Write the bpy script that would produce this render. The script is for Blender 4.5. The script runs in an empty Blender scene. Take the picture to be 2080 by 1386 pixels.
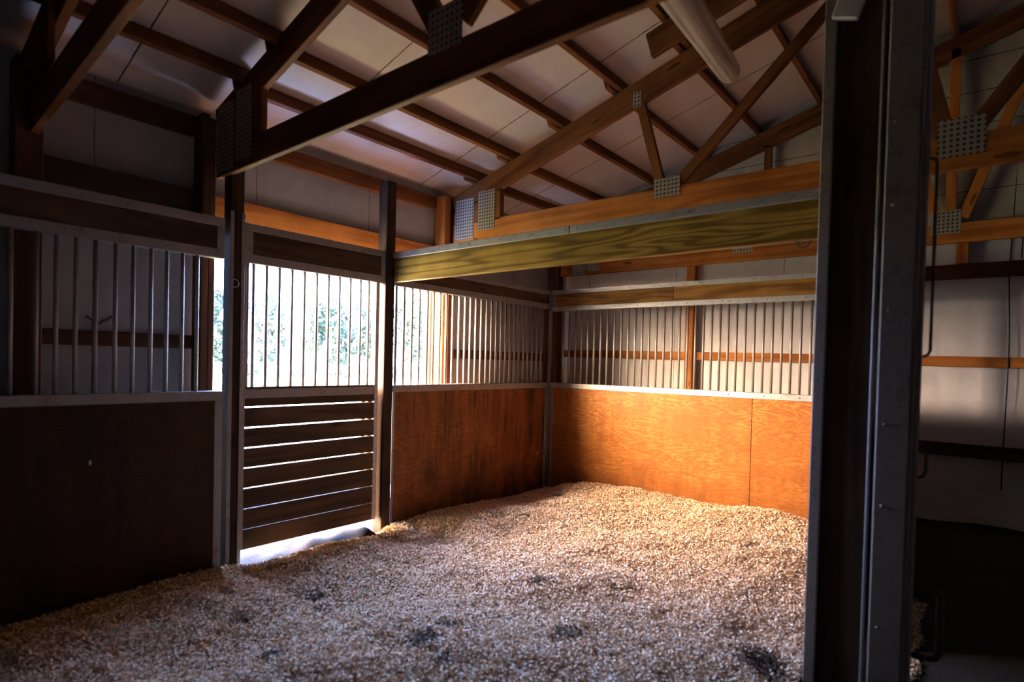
import bpy, bmesh, math, random
import numpy as np
from mathutils import Vector, Matrix

random.seed(7)
RNG = np.random.default_rng(11)
S = bpy.context.scene
COL = S.collection
R = math.radians

# ------------------------------------------------------------------ materials
MATS = {}


class NT:
    """tiny node helper"""
    def __init__(self, name):
        self.m = bpy.data.materials.new(name)
        self.m.use_nodes = True
        self.t = self.m.node_tree
        self.t.nodes.clear()
        self.out = self.n('ShaderNodeOutputMaterial')
        self.b = self.n('ShaderNodeBsdfPrincipled')
        self.l(self.b.outputs[0], self.out.inputs[0])
        MATS[name] = self.m

    def n(self, kind, **kw):
        nd = self.t.nodes.new(kind)
        for k, v in kw.items():
            setattr(nd, k, v)
        return nd

    def l(self, a, b):
        self.t.links.new(a, b)

    def val(self, sock, v):
        if hasattr(v, 'bl_idname') or hasattr(v, 'links'):
            self.l(v, sock)
        else:
            sock.default_value = v

    def math(self, op, a, b=0.0, c=None, clamp=False):
        nd = self.n('ShaderNodeMath', operation=op, use_clamp=clamp)
        self.val(nd.inputs[0], a)
        self.val(nd.inputs[1], b)
        if c is not None:
            self.val(nd.inputs[2], c)
        return nd.outputs[0]

    def mapped(self, src, scale, loc=(0, 0, 0)):
        mp = self.n('ShaderNodeMapping')
        self.l(src, mp.inputs[0])
        mp.inputs['Scale'].default_value = scale
        mp.inputs['Location'].default_value = loc
        return mp.outputs[0]

    def noise(self, src, scale, detail=4.0, rough=0.6, dist=0.0):
        nd = self.n('ShaderNodeTexNoise')
        self.l(src, nd.inputs['Vector'])
        nd.inputs['Scale'].default_value = scale
        nd.inputs['Detail'].default_value = detail
        nd.inputs['Roughness'].default_value = rough
        nd.inputs['Distortion'].default_value = dist
        return nd.outputs['Fac']

    def ramp(self, fac, stops):
        nd = self.n('ShaderNodeValToRGB')
        el = nd.color_ramp.elements
        while len(el) < len(stops):
            el.new(0.5)
        for e, (p, c) in zip(el, stops):
            e.position = p
            e.color = (*c, 1) if len(c) == 3 else c
        self.l(fac, nd.inputs[0])
        return nd.outputs[0]

    def mix(self, fac, a, b, mode='MIX'):
        nd = self.n('ShaderNodeMix', data_type='RGBA', blend_type=mode)
        self.val(nd.inputs[0], fac)
        for s, v in ((nd.inputs[6], a), (nd.inputs[7], b)):
            if isinstance(v, tuple):
                s.default_value = (*v, 1)
            else:
                self.l(v, s)
        return nd.outputs[2]

    def coords(self, rnd=True):
        tc = self.n('ShaderNodeTexCoord')
        if not rnd:
            return tc.outputs['Object']
        oi = self.n('ShaderNodeObjectInfo')
        sc = self.math('MULTIPLY', oi.outputs['Random'], 57.0)
        va = self.n('ShaderNodeVectorMath', operation='ADD')
        self.l(tc.outputs['Object'], va.inputs[0])
        cx = self.n('ShaderNodeCombineXYZ')
        for i in range(3):
            self.l(sc, cx.inputs[i])
        self.l(cx.outputs[0], va.inputs[1])
        return va.outputs[0]

    def bump(self, h, strength=0.3, dist=0.01):
        bp = self.n('ShaderNodeBump')
        bp.inputs['Strength'].default_value = strength
        bp.inputs['Distance'].default_value = dist
        self.l(h, bp.inputs['Height'])
        self.l(bp.outputs[0], self.b.inputs['Normal'])

    def done(self, color, rough=0.6, metal=0.0, spec=0.4):
        if isinstance(color, tuple):
            self.b.inputs['Base Color'].default_value = (*color, 1)
        else:
            self.l(color, self.b.inputs['Base Color'])
        self.val(self.b.inputs['Roughness'], rough)
        self.b.inputs['Metallic'].default_value = metal
        self.b.inputs['Specular IOR Level'].default_value = spec
        return self.m


def mul(c, k):
    return tuple(v * k for v in c)


def wood(name, light, dark, rings=5.0, rough=0.6, dirt=0.35, knots=True, across=7.0):
    n = NT(name)
    v = n.coords()
    fine = n.noise(n.mapped(v, (1.6, 55, 55)), 1.0, 5, 0.65)
    low = n.noise(n.mapped(v, (0.55, across, across)), 1.0, 2, 0.5, 0.4)
    wav = n.math('SINE', n.math('MULTIPLY', low, rings * 6.283))
    wav = n.math('MULTIPLY_ADD', wav, 0.5, 0.5)
    wav = n.math('POWER', wav, 1.6)
    base = n.mix(wav, light, dark)
    base = n.mix(n.math('MULTIPLY', fine, 0.8), base, mul(dark, 0.75))
    if knots:
        vo = n.n('ShaderNodeTexVoronoi')
        n.l(n.mapped(v, (2.2, 9, 9)), vo.inputs['Vector'])
        vo.inputs['Scale'].default_value = 1.0
        k = n.math('LESS_THAN', vo.outputs['Distance'], 0.12)
        base = n.mix(n.math('MULTIPLY', k, 0.75), base, mul(dark, 0.3))
    d = n.noise(v, 2.3, 4, 0.6)
    dm = n.ramp(d, [(0.38, (1 - dirt,) * 3), (0.68, (1, 1, 1))])
    base = n.mix(1.0, base, dm, 'MULTIPLY')
    n.bump(fine, 0.25, 0.004)
    return n.done(base, rough, 0, 0.1)


def plywood(name, light, dark, stain, stain_amount=0.7, rough=0.5, low_dirt=0.6):
    n = NT(name)
    v = n.coords()
    oc = n.coords(False)
    low = n.noise(n.mapped(v, (1.5, 1, 9.5)), 1.0, 4, 0.55, 0.6)
    s = n.math('SINE', n.math('MULTIPLY', low, 95.0))
    s = n.math('MULTIPLY_ADD', s, 0.5, 0.5)
    s = n.math('POWER', s, 1.3)
    fine = n.noise(n.mapped(v, (3, 1, 90)), 1.0, 4, 0.6)
    fig = n.noise(n.mapped(v, (0.9, 1, 2.2)), 1.3, 3, 0.6)
    amt = n.math('MULTIPLY', s, n.ramp(fig, [(0.35, (0.12,) * 3), (0.62, (0.85,) * 3)]))
    base = n.mix(amt, dark, light)
    base = n.mix(n.math('MULTIPLY', fine, 0.35), base, mul(dark, 0.7))
    st = n.noise(n.mapped(v, (9, 1, 0.9)), 1.0, 5, 0.7)
    patch = n.noise(v, 1.5, 3, 0.6)
    st = n.math('MULTIPLY', n.ramp(st, [(0.42, (0, 0, 0)), (0.6, (1, 1, 1))]),
                n.ramp(patch, [(0.36, (0.15,) * 3), (0.58, (1,) * 3)]))
    base = n.mix(n.math('MULTIPLY', st, stain_amount), base, stain)
    # mud and scuffs that grow towards the foot of the board
    sx = n.n('ShaderNodeSeparateXYZ')
    n.l(oc, sx.inputs[0])
    foot = n.math('MULTIPLY_ADD', sx.outputs[2], -1.9, -0.25)
    mud = n.noise(v, 5.0, 6, 0.7)
    mudm = n.math('MULTIPLY', n.math('ADD', foot, n.math('MULTIPLY_ADD', mud, 2.4, -1.15)), low_dirt, clamp=True)
    base = n.mix(mudm, base, mul(stain, 0.8))
    # thin white droppings
    vo = n.n('ShaderNodeTexVoronoi')
    n.l(n.mapped(v, (3.4, 1, 1.7)), vo.inputs['Vector'])
    vo.inputs['Scale'].default_value = 1.0
    w = n.math('LESS_THAN', vo.outputs['Distance'], 0.028)
    base = n.mix(n.math('MULTIPLY', w, 0.7), base, (0.75, 0.72, 0.68))
    n.bump(fine, 0.15, 0.002)
    return n.done(base, rough, 0, 0.15)


def steel(name, base=(0.36, 0.35, 0.345), rust=(0.16, 0.085, 0.045), rust_amt=0.35, rough=0.45, metal=0.55):
    n = NT(name)
    v = n.coords()
    a = n.noise(v, 9.0, 5, 0.65)
    b = n.noise(v, 60.0, 3, 0.6)
    c = n.mix(n.math('MULTIPLY', a, 0.55), base, mul(base, 0.5))
    c = n.mix(n.ramp(b, [(0.58, (0, 0, 0)), (0.72, (rust_amt,) * 3)]), c, rust)
    c = n.mix(n.ramp(a, [(0.55, (0, 0, 0)), (0.75, (rust_amt,) * 3)]), c, rust)
    n.bump(b, 0.12, 0.002)
    return n.done(c, n.math('MULTIPLY_ADD', b, 0.3, rough - 0.12), metal, 0.5)


def panel_white(name, base, ribs=False, seam_axis=1, seam0=0.0, seam=1.11, seam_w=0.006, dirt=0.5):
    """painted sheet: dirt blotches, thin dark joints and, if asked, shallow ribs"""
    n = NT(name)
    v = n.coords(False)
    sx = n.n('ShaderNodeSeparateXYZ')
    n.l(v, sx.inputs[0])
    a = n.noise(v, 3.2, 6, 0.68)
    b = n.noise(v, 70.0, 3, 0.7)
    c = n.mix(n.ramp(a, [(0.36, (dirt,) * 3), (0.66, (0, 0, 0))]), base, mul(base, 0.62))
    c = n.mix(n.ramp(b, [(0.66, (0, 0, 0)), (0.74, (0.55,) * 3)]), c, (0.12, 0.09, 0.07))
    co = sx.outputs[seam_axis]
    wob = n.noise(v, 14.0, 4, 0.7)
    co2 = n.math('MULTIPLY_ADD', wob, 0.012, co)
    ph = n.math('ABSOLUTE', n.math('SUBTRACT', n.math('FLOORED_MODULO', n.math('SUBTRACT', co2, seam0 - seam / 2 - 0.006), seam), seam / 2))
    ln = n.math('LESS_THAN', ph, n.math('MULTIPLY', wob, seam_w * 1.3))
    c = n.mix(ln, c, (0.03, 0.024, 0.02))
    if ribs:
        h = n.math('SINE', n.math('MULTIPLY', co, 6.2832 / 0.19))
        n.bump(h, 0.25, 0.006)
    else:
        n.bump(a, 0.3, 0.02)
    return n.done(c, 0.55, 0, 0.2)


def plate_mat(name):
    """galvanised connector plate punched with a grid of holes"""
    n = NT(name)
    v = n.coords(False)
    sx = n.n('ShaderNodeSeparateXYZ')
    n.l(v, sx.inputs[0])

    def cell(o):
        return n.math('SUBTRACT', n.math('FLOORED_MODULO', o, 0.0265), 0.01325)
    x, z = cell(sx.outputs[0]), cell(sx.outputs[2])
    d = n.math('ADD', n.math('MULTIPLY', x, x), n.math('MULTIPLY', z, z))
    hole = n.math('LESS_THAN', d, 0.0075 ** 2)
    a = n.noise(v, 30, 3, 0.6)
    c = n.mix(a, (0.36, 0.325, 0.28), (0.22, 0.195, 0.17))
    c = n.mix(hole, c, (0.045, 0.03, 0.02))
    n.bump(n.math('SUBTRACT', 1.0, hole), 0.6, 0.004)
    return n.done(c, 0.5, 0.25)


def plain(name, color, rough=0.6, metal=0.0, var=0.25, scale=8.0):
    n = NT(name)
    v = n.coords()
    a = n.noise(v, scale, 4, 0.6)
    c = n.mix(a, mul(color, 1 + var), mul(color, 1 - var))
    return n.done(c, rough, metal)


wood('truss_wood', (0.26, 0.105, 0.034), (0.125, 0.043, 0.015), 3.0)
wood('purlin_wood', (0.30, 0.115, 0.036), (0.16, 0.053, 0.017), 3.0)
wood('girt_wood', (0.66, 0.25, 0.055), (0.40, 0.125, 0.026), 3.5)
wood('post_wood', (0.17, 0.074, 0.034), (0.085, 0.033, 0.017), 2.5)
wood('dark_post', (0.085, 0.048, 0.03), (0.04, 0.022, 0.015), 2.5)
wood('dark_board', (0.125, 0.075, 0.045), (0.065, 0.036, 0.022), 4.0)
wood('treated_board', (0.66, 0.41, 0.09), (0.22, 0.13, 0.03), 9.0, 0.45, knots=False, across=7.0)
wood('rail_board', (0.52, 0.27, 0.07), (0.24, 0.105, 0.028), 7.0, 0.5, knots=False)
wood('door_plank', (0.15, 0.09, 0.05), (0.075, 0.043, 0.026), 4.0)
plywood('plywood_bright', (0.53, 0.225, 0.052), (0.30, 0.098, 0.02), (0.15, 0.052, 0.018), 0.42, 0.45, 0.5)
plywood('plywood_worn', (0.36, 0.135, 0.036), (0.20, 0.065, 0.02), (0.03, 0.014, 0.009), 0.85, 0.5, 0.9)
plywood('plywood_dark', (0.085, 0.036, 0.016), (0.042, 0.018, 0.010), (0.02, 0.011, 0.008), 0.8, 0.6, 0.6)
steel('galvanised', (0.46, 0.45, 0.435), rust_amt=0.4)
steel('dull_steel', (0.30, 0.285, 0.28), rust_amt=0.6, rough=0.55)
steel('dark_steel', (0.30, 0.255, 0.22), (0.07, 0.045, 0.03), 0.6, 0.6, 0.15)
steel('bar_steel', (0.34, 0.31, 0.285), rust_amt=0.5, rough=0.5, metal=0.5)
steel('edge_strip', (0.62, 0.60, 0.57), rust_amt=0.2, rough=0.5, metal=0.2)
panel_white('ceiling_sheet', (0.56, 0.46, 0.385), False, 1, -1.49, 1.11, 0.006, 0.4)
panel_white('siding_left', (0.36, 0.325, 0.31), True, 1, -2.011, 0.9, 0.003, 0.5)  # greyer than siding_back: dimness of the left wall put into the colour
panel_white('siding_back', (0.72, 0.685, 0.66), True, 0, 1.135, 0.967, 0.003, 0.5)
panel_white('gable_boards', (0.40, 0.355, 0.30), False, 2, 2.72, 0.235, 0.004, 0.8)
plate_mat('punched_plate')
plain('screw_metal', (0.30, 0.25, 0.20), 0.4, 0.7)
plain('handle_iron', (0.05, 0.042, 0.038), 0.5, 0.3)
plain('black_cord', (0.012, 0.011, 0.011), 0.5)
plain('dry_grass', (0.10, 0.075, 0.04), 0.9)
plain('bark', (0.10, 0.075, 0.05), 0.9)
plain('foliage_dark', (0.034, 0.052, 0.032), 0.8, 0, 0.5, 2.0)
plain('foliage_pale', (0.07, 0.088, 0.06), 0.8, 0, 0.5, 2.0)
plain('grass_blade', (0.12, 0.28, 0.05), 0.7)

# tube of the light: clear plastic over a reflector, streak highlights painted in
n = NT('tube_plastic')
v = n.coords(False)
a = n.noise(n.mapped(v, (0.7, 34, 34)), 1.0, 3, 0.55)
c = n.mix(n.ramp(a, [(0.35, (0, 0, 0)), (0.65, (1, 1, 1))]), (0.88, 0.74, 0.62), (0.36, 0.27, 0.21))
n.b.inputs['Transmission Weight'].default_value = 0.12
n.done(c, 0.27, 0.3)

# soil
n = NT('dirt')
v = n.coords(False)
a = n.noise(v, 5.0, 8, 0.7)
b = n.noise(v, 45.0, 5, 0.7)
c = n.mix(a, (0.045, 0.036, 0.03), (0.02, 0.016, 0.014))
c = n.mix(n.ramp(b, [(0.68, (0, 0, 0)), (0.76, (0.6,) * 3)]), c, (0.22, 0.17, 0.12))
n.bump(b, 0.6, 0.02)
n.done(c, 0.95, 0, 0.15)

n = NT('threshold_soil')
v = n.coords(False)
a = n.noise(v, 12.0, 8, 0.75)
b = n.noise(v, 80.0, 4, 0.7)
c = n.mix(a, (0.045, 0.032, 0.028), (0.011, 0.009, 0.009))
c = n.mix(n.ramp(b, [(0.6, (0, 0, 0)), (0.7, (0.5,) * 3)]), c, (0.2, 0.16, 0.14))
n.bump(a, 0.8, 0.03)
n.done(c, 0.9, 0, 0.2)

n = NT('lawn')
v = n.coords(False)
a = n.noise(v, 0.35, 6, 0.6)
b = n.noise(v, 30.0, 4, 0.7)
c = n.mix(a, (0.40, 0.36, 0.18), (0.29, 0.28, 0.11))
c = n.mix(n.math('MULTIPLY', b, 0.4), c, (0.2, 0.25, 0.1))
n.done(c, 0.95, 0, 0.1)

# wood shavings: every flake keeps its own tone
n = NT('wood_shaving')
at = n.n('ShaderNodeAttribute', attribute_name='tone')
n.done(at.outputs['Color'], 0.75, 0, 0.25)
n.b.inputs['Subsurface Weight'].default_value = 0.0

n = NT('shaving_bed')
v = n.coords(False)
a = n.noise(v, 120.0, 4, 0.7)
b = n.noise(v, 6.0, 4, 0.6)
c = n.mix(a, (0.42, 0.25, 0.13), (0.70, 0.49, 0.30))
c = n.mix(n.ramp(b, [(0.3, (0.35,) * 3), (0.6, (0, 0, 0))]), c, (0.16, 0.10, 0.06))
n.bump(a, 0.9, 0.02)
n.done(c, 0.9, 0, 0.2)

# ------------------------------------------------------------------ mesh helpers
def link(name, me, mat, parent=None, mw=None):
    o = bpy.data.objects.new(name, me)
    COL.objects.link(o)
    if mat:
        me.materials.clear()
        me.materials.append(MATS[mat])
    if mw is None:
        mw = Matrix.Identity(4)
    if parent is not None:
        o.parent = parent
        o.matrix_parent_inverse = Matrix.Identity(4)
        inv = WORLD[parent.name].inverted()
        o.matrix_basis = inv @ mw
    else:
        o.matrix_basis = mw
    WORLD[o.name] = mw.copy()
    return o


WORLD = {}


def tag(o, label=None, cat=None, group=None, kind=None):
    if label:
        o['label'] = label
    if cat:
        o['category'] = cat
    if group:
        o['group'] = group
    if kind:
        o['kind'] = kind
    return o


def thing(name, label, cat, loc, group=None):
    o = bpy.data.objects.new(name, None)
    o.empty_display_size = 0.1
    COL.objects.link(o)
    o.location = loc
    WORLD[o.name] = Matrix.Translation(loc)
    return tag(o, label, cat, group)


def box_mesh(name, lx, ly, lz, bevel=0.004):
    bm = bmesh.new()
    bmesh.ops.create_cube(bm, size=1.0)
    bmesh.ops.scale(bm, vec=(lx, ly, lz), verts=bm.verts)
    if bevel:
        b = min(bevel, 0.3 * min(lx, ly, lz))
        bmesh.ops.bevel(bm, geom=bm.edges[:], offset=b, segments=1, profile=0.5, affect='EDGES')
    me = bpy.data.meshes.new(name)
    bm.to_mesh(me)
    bm.free()
    return me


def frame(p0, p1, up=(0, 0, 1)):
    x = (Vector(p1) - Vector(p0)).normalized()
    u = Vector(up)
    y = u.cross(x)
    if y.length < 1e-5:
        y = Vector((0, 1, 0))
    y.normalize()
    z = x.cross(y)
    m = Matrix((x, y, z)).transposed().to_4x4()
    m.translation = (Vector(p0) + Vector(p1)) / 2
    return m


def beam(name, p0, p1, w, h, mat, parent=None, up=(0, 0, 1), bevel=0.004):
    """square timber from p0 to p1 (centre line); w across, h along 'up'"""
    L = (Vector(p1) - Vector(p0)).length
    return link(name, box_mesh(name, L, w, h, bevel), mat, parent, frame(p0, p1, up))


def aabb(name, x0, x1, y0, y1, z0, z1, mat, parent=None, bevel=0.004):
    """axis aligned timber; its own long axis is local X so that the grain runs along it"""
    d = {'x': x1 - x0, 'y': y1 - y0, 'z': z1 - z0}
    c = Vector(((x0 + x1) / 2, (y0 + y1) / 2, (z0 + z1) / 2))
    a = max(d, key=d.get)
    half = d[a] / 2
    if a == 'x':
        return beam(name, c - Vector((half, 0, 0)), c + Vector((half, 0, 0)), d['y'], d['z'], mat, parent, bevel=bevel)
    if a == 'y':
        return beam(name, c - Vector((0, half, 0)), c + Vector((0, half, 0)), d['x'], d['z'], mat, parent, bevel=bevel)
    return beam(name, c - Vector((0, 0, half)), c + Vector((0, 0, half)), d['y'], d['x'], mat, parent, up=(1, 0, 0), bevel=bevel)


def panel(name, axis, a0, a1, face, thick, z0, z1, mat, parent=None):
    """upright board, local X along its length and local Z up. axis 'y': lies in plane x=face (front towards +x);
    axis 'x': lies in plane y=face (front towards -y)"""
    zc = (z0 + z1) / 2
    if axis == 'y':
        p0, p1 = (face - thick / 2, a0, zc), (face - thick / 2, a1, zc)
    else:
        p0, p1 = (a0, face + thick / 2, zc), (a1, face + thick / 2, zc)
    return beam(name, p0, p1, thick, z1 - z0, mat, parent, bevel=0.002)


CYL = {}


def cyl_mesh(r, L, seg=12):
    key = (round(r, 4), round(L, 3), seg)
    if key in CYL:
        return CYL[key]
    bm = bmesh.new()
    bmesh.ops.create_cone(bm, cap_ends=True, cap_tris=False, segments=seg, radius1=r, radius2=r, depth=L)
    for f in bm.faces:
        f.smooth = len(f.verts) == 4
    me = bpy.data.meshes.new('rod')
    bm.to_mesh(me)
    bm.free()
    CYL[key] = me
    return me


def rod(name, p, r, L, mat, parent=None, seg=12):
    return link(name, cyl_mesh(r, L, seg), mat, parent, Matrix.Translation(p))


def tube(name, pts, r, mat, parent=None, seg=8, closed=False):
    """round wire along points"""
    pts = [Vector(p) for p in pts]
    nP = len(pts)
    vs, fs = [], []
    prev = None
    for i, p in enumerate(pts):
        if closed:
            t = (pts[(i + 1) % nP] - pts[i - 1]).normalized()
        else:
            t = (pts[min(i + 1, nP - 1)] - pts[max(i - 1, 0)]).normalized()
        if prev is None:
            a = Vector((0, 0, 1)) if abs(t.z) < 0.9 else Vector((1, 0, 0))
            u = t.cross(a).normalized()
        else:
            u = (prev - t * prev.dot(t)).normalized()
        prev = u
        w = t.cross(u)
        for k in range(seg):
            an = 2 * math.pi * k / seg
            vs.append(p + (u * math.cos(an) + w * math.sin(an)) * r)
    for i in range(nP if closed else nP - 1):
        j = (i + 1) % nP
        for k in range(seg):
            k2 = (k + 1) % seg
            fs.append((i * seg + k, i * seg + k2, j * seg + k2, j * seg + k))
    if not closed:
        fs.append(tuple(range(seg))[::-1])
        fs.append(tuple(range((nP - 1) * seg, nP * seg)))
    org = sum(pts, Vector()) / nP
    me = bpy.data.meshes.new(name)
    me.from_pydata([tuple(q - org) for q in vs], [], fs)
    for f in me.polygons:
        f.use_smooth = True
    return link(name, me, mat, parent, Matrix.Translation(org))


def prism(name, poly, y0, y1, mat, parent=None):
    """polygon in the xz plane pushed from y0 to y1"""
    cx = sum(p[0] for p in poly) / len(poly)
    cz = sum(p[1] for p in poly) / len(poly)
    yc = (y0 + y1) / 2
    k = len(poly)
    vs = [(p[0] - cx, y0 - yc, p[1] - cz) for p in poly] + [(p[0] - cx, y1 - yc, p[1] - cz) for p in poly]
    fs = [tuple(range(k))] + [tuple(range(2 * k - 1, k - 1, -1))]
    for i in range(k):
        j = (i + 1) % k
        fs.append((i, i + k, j + k, j))
    me = bpy.data.meshes.new(name)
    me.from_pydata(vs, [], fs)
    bm = bmesh.new()
    bm.from_mesh(me)
    bmesh.ops.recalc_face_normals(bm, faces=bm.faces[:])
    bmesh.ops.bevel(bm, geom=bm.edges[:], offset=0.003, segments=1, profile=0.5, affect='EDGES')
    bm.to_mesh(me)
    bm.free()
    return link(name, me, mat, parent, Matrix.Translation((cx, yc, cz)))


SCREW = None


def screw(p, normal, parent, r=0.0065):
    global SCREW
    if SCREW is None:
        bm = bmesh.new()
        bmesh.ops.create_uvsphere(bm, u_segments=10, v_segments=6, radius=1.0)
        bmesh.ops.scale(bm, vec=(1, 1, 0.55), verts=bm.verts)
        for f in bm.faces:
            f.smooth = True
        SCREW = bpy.data.meshes.new('screw')
        bm.to_mesh(SCREW)
        bm.free()
    q = Vector(normal).to_track_quat('Z', 'Y').to_matrix().to_4x4()
    m = Matrix.Translation(p) @ q @ Matrix.Scale(r, 4)
    return link('screw', SCREW, 'screw_metal', parent, m)


# ------------------------------------------------------------------ camera
Cc = Vector((3.455, -4.853, 1.393))
yaw, pit, roll, fpx = 0.680, -0.019, 0.025, 1188.0
cy, sy = math.cos(yaw), math.sin(yaw)
Fv, Rv, Uv = Vector((-sy, cy, 0)), Vector((cy, sy, 0)), Vector((0, 0, 1))
Fv, Uv = Fv * math.cos(pit) + Uv * math.sin(pit), Uv * math.cos(pit) - Fv * math.sin(pit)
Rv, Uv = Rv * math.cos(roll) + Uv * math.sin(roll), Uv * math.cos(roll) - Rv * math.sin(roll)
cam = bpy.data.cameras.new('camera')
cam.sensor_fit = 'HORIZONTAL'
cam.sensor_width = 36.0
cam.lens = fpx / 2080 * 36.0
cam.shift_y = 66.0 / 2080
cam.clip_start = 0.02
cam.dof.use_dof = True
cam.dof.focus_distance = 5.6
cam.dof.aperture_fstop = 1.5
co = bpy.data.objects.new('camera', cam)
COL.objects.link(co)
mw = Matrix((Rv, Uv, -Fv)).transposed().to_4x4()
mw.translation = Cc
co.matrix_basis = mw
S.camera = co

# ------------------------------------------------------------------ setting: ground, walls, roof
def smooth(a, b, x):
    t = np.clip((x - a) / (b - a), 0, 1)
    return t * t * (3 - 2 * t)


def grid_mesh(name, xs, ys, hf, mat, kind='structure', parent=None):
    X, Y = np.meshgrid(xs, ys, indexing='ij')
    Z = hf(X, Y)
    nx, ny = X.shape
    co_ = np.stack([X, Y, Z], -1).reshape(-1, 3)
    idx = np.arange(nx * ny).reshape(nx, ny)
    q = np.stack([idx[:-1, :-1], idx[1:, :-1], idx[1:, 1:], idx[:-1, 1:]], -1).reshape(-1, 4)
    me = bpy.data.meshes.new(name)
    me.vertices.add(len(co_))
    me.vertices.foreach_set('co', co_.ravel())
    me.loops.add(q.size)
    me.loops.foreach_set('vertex_index', q.ravel())
    me.polygons.add(len(q))
    me.polygons.foreach_set('loop_start', np.arange(len(q)) * 4)
    me.polygons.foreach_set('loop_total', np.full(len(q), 4))
    me.polygons.foreach_set('use_smooth', np.ones(len(q), bool))
    me.update()
    o = link(name, me, mat, parent)
    if kind:
        o['kind'] = kind
    return o


def aisle_h(X, Y):
    return 0.06 + 0.25 * smooth(-2.6, 0.45, Y) + 0.008 * np.sin(7 * X + 3 * Y) + 0.006 * np.sin(15 * Y - 9 * X)


grid_mesh('floor', np.arange(-0.3, 8.0, 0.1), np.arange(-9.0, 0.7, 0.1),
          lambda X, Y: np.where(X > 3.0, aisle_h(X, Y), 0.0), 'dirt')
# trodden soil in the doorway, rising a little to the outside
grid_mesh('ground_threshold', np.arange(-1.6, 0.32, 0.02), np.arange(-3.6, -1.0, 0.03),
          lambda X, Y: 0.125 + 0.05 * smooth(-3.1, -2.5, Y) - 0.16 * smooth(-2.25, -2.12, Y) - 0.1 * smooth(-3.2, -3.3, Y) - 0.03 * smooth(0.02, 0.3, X) + 0.012 * np.sin(23 * Y + 9 * X) * np.sin(17 * X + 4 * Y)
          - 0.02 * smooth(-0.4, -1.4, X), 'threshold_soil')
gx = np.concatenate([-np.geomspace(90, 1.5, 40), [-1.3]])
grid_mesh('ground_lawn', gx, np.linspace(-60, 90, 60),
          lambda X, Y: 0.10 + 0.0 * X, 'lawn')

XW = -0.30           # inner face of the left siding
YB = 0.50            # inner face of the back siding
ROOF0, RS = 2.874, 0.293   # underside of purlins: z = ROOF0 + RS*x up to the ridge
RIDGE = 4.6
PD = 0.088           # purlin depth


def roof(x, off=0.0):
    return ROOF0 + off + (RS * x if x <= RIDGE else RS * (2 * RIDGE - x))


def wall_piece(name, pts, mat, thick, nrm):
    """flat polygon wall with thickness away from the room"""
    nv = Vector(nrm)
    k = len(pts)
    vs = [Vector(p) for p in pts] + [Vector(p) - nv * thick for p in pts]
    fs = [tuple(range(k)), tuple(range(2 * k - 1, k - 1, -1))]
    for i in range(k):
        j = (i + 1) % k
        fs.append((i, i + k, j + k, j))
    return [tuple(v) for v in vs], fs


def multi(name, pieces, mat, kind='structure'):
    V, Fc = [], []
    for vs, fs in pieces:
        b = len(V)
        V += vs
        Fc += [tuple(i + b for i in f) for f in fs]
    me = bpy.data.meshes.new(name)
    me.from_pydata(V, [], Fc)
    bm = bmesh.new()
    bm.from_mesh(me)
    bmesh.ops.recalc_face_normals(bm, faces=bm.faces[:])
    bm.to_mesh(me)
    bm.free()
    o = link(name, me, mat)
    o['kind'] = kind
    return o


def rect_x(x, y0, y1, z0, z1):
    return [(x, y0, z0), (x, y1, z0), (x, y1, z1), (x, y0, z1)]


EZ = roof(XW, PD)
OP0, OP1, OPZ = -3.27, -1.36, 2.16      # doorway in the left wall
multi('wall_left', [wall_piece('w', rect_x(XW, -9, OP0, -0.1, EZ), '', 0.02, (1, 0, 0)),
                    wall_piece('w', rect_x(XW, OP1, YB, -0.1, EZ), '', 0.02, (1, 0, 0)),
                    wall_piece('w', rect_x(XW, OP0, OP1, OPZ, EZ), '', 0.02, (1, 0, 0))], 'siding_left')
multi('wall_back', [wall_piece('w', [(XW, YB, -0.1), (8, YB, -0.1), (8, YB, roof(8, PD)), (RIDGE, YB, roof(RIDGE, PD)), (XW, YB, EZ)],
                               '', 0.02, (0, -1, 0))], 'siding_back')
multi('wall_gable', [wall_piece('w', [(-0.13, YB - 0.012, 2.475), (7.9, YB - 0.012, 2.475), (7.9, YB - 0.012, roof(7.9, PD) - 0.01), (RIDGE, YB - 0.012, roof(RIDGE, PD) - 0.01), (-0.13, YB - 0.012, roof(-0.13, PD) - 0.01)],
                                '', 0.01, (0, -1, 0))], 'gable_boards')
multi('wall_right', [wall_piece('w', rect_x(8, -9, YB, -0.1, roof(8, PD)), '', 0.02, (-1, 0, 0))], 'dark_board')
multi('wall_front', [wall_piece('w', [(XW, -9, -0.1), (8, -9, -0.1), (8, -9, roof(8, PD)), (RIDGE, -9, roof(RIDGE, PD)), (XW, -9, EZ)],
                                '', 0.02, (0, 1, 0))], 'dark_board')


def slab(x0, x1):
    z0, z1 = roof(x0, PD), roof(x1, PD)
    vs = [(x0, -9, z0), (x1, -9, z1), (x1, YB + 0.2, z1), (x0, YB + 0.2, z0)]
    vs += [(x, y, z + 0.03) for x, y, z in vs]
    return vs, [(0, 1, 2, 3), (7, 6, 5, 4), (0, 4, 5, 1), (1, 5, 6, 2), (2, 6, 7, 3), (3, 7, 4, 0)]


multi('ceiling', [slab(-0.65, RIDGE), slab(RIDGE, 8.1)], 'ceiling_sheet')

# ------------------------------------------------------------------ barn frame
def post(name, label, x0, x1, y0, y1, z0, z1, mat='post_wood', cat='post', group=None):
    o = aabb(name, x0, x1, y0, y1, z0, z1, mat)
    return tag(o, label, cat, group)


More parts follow.
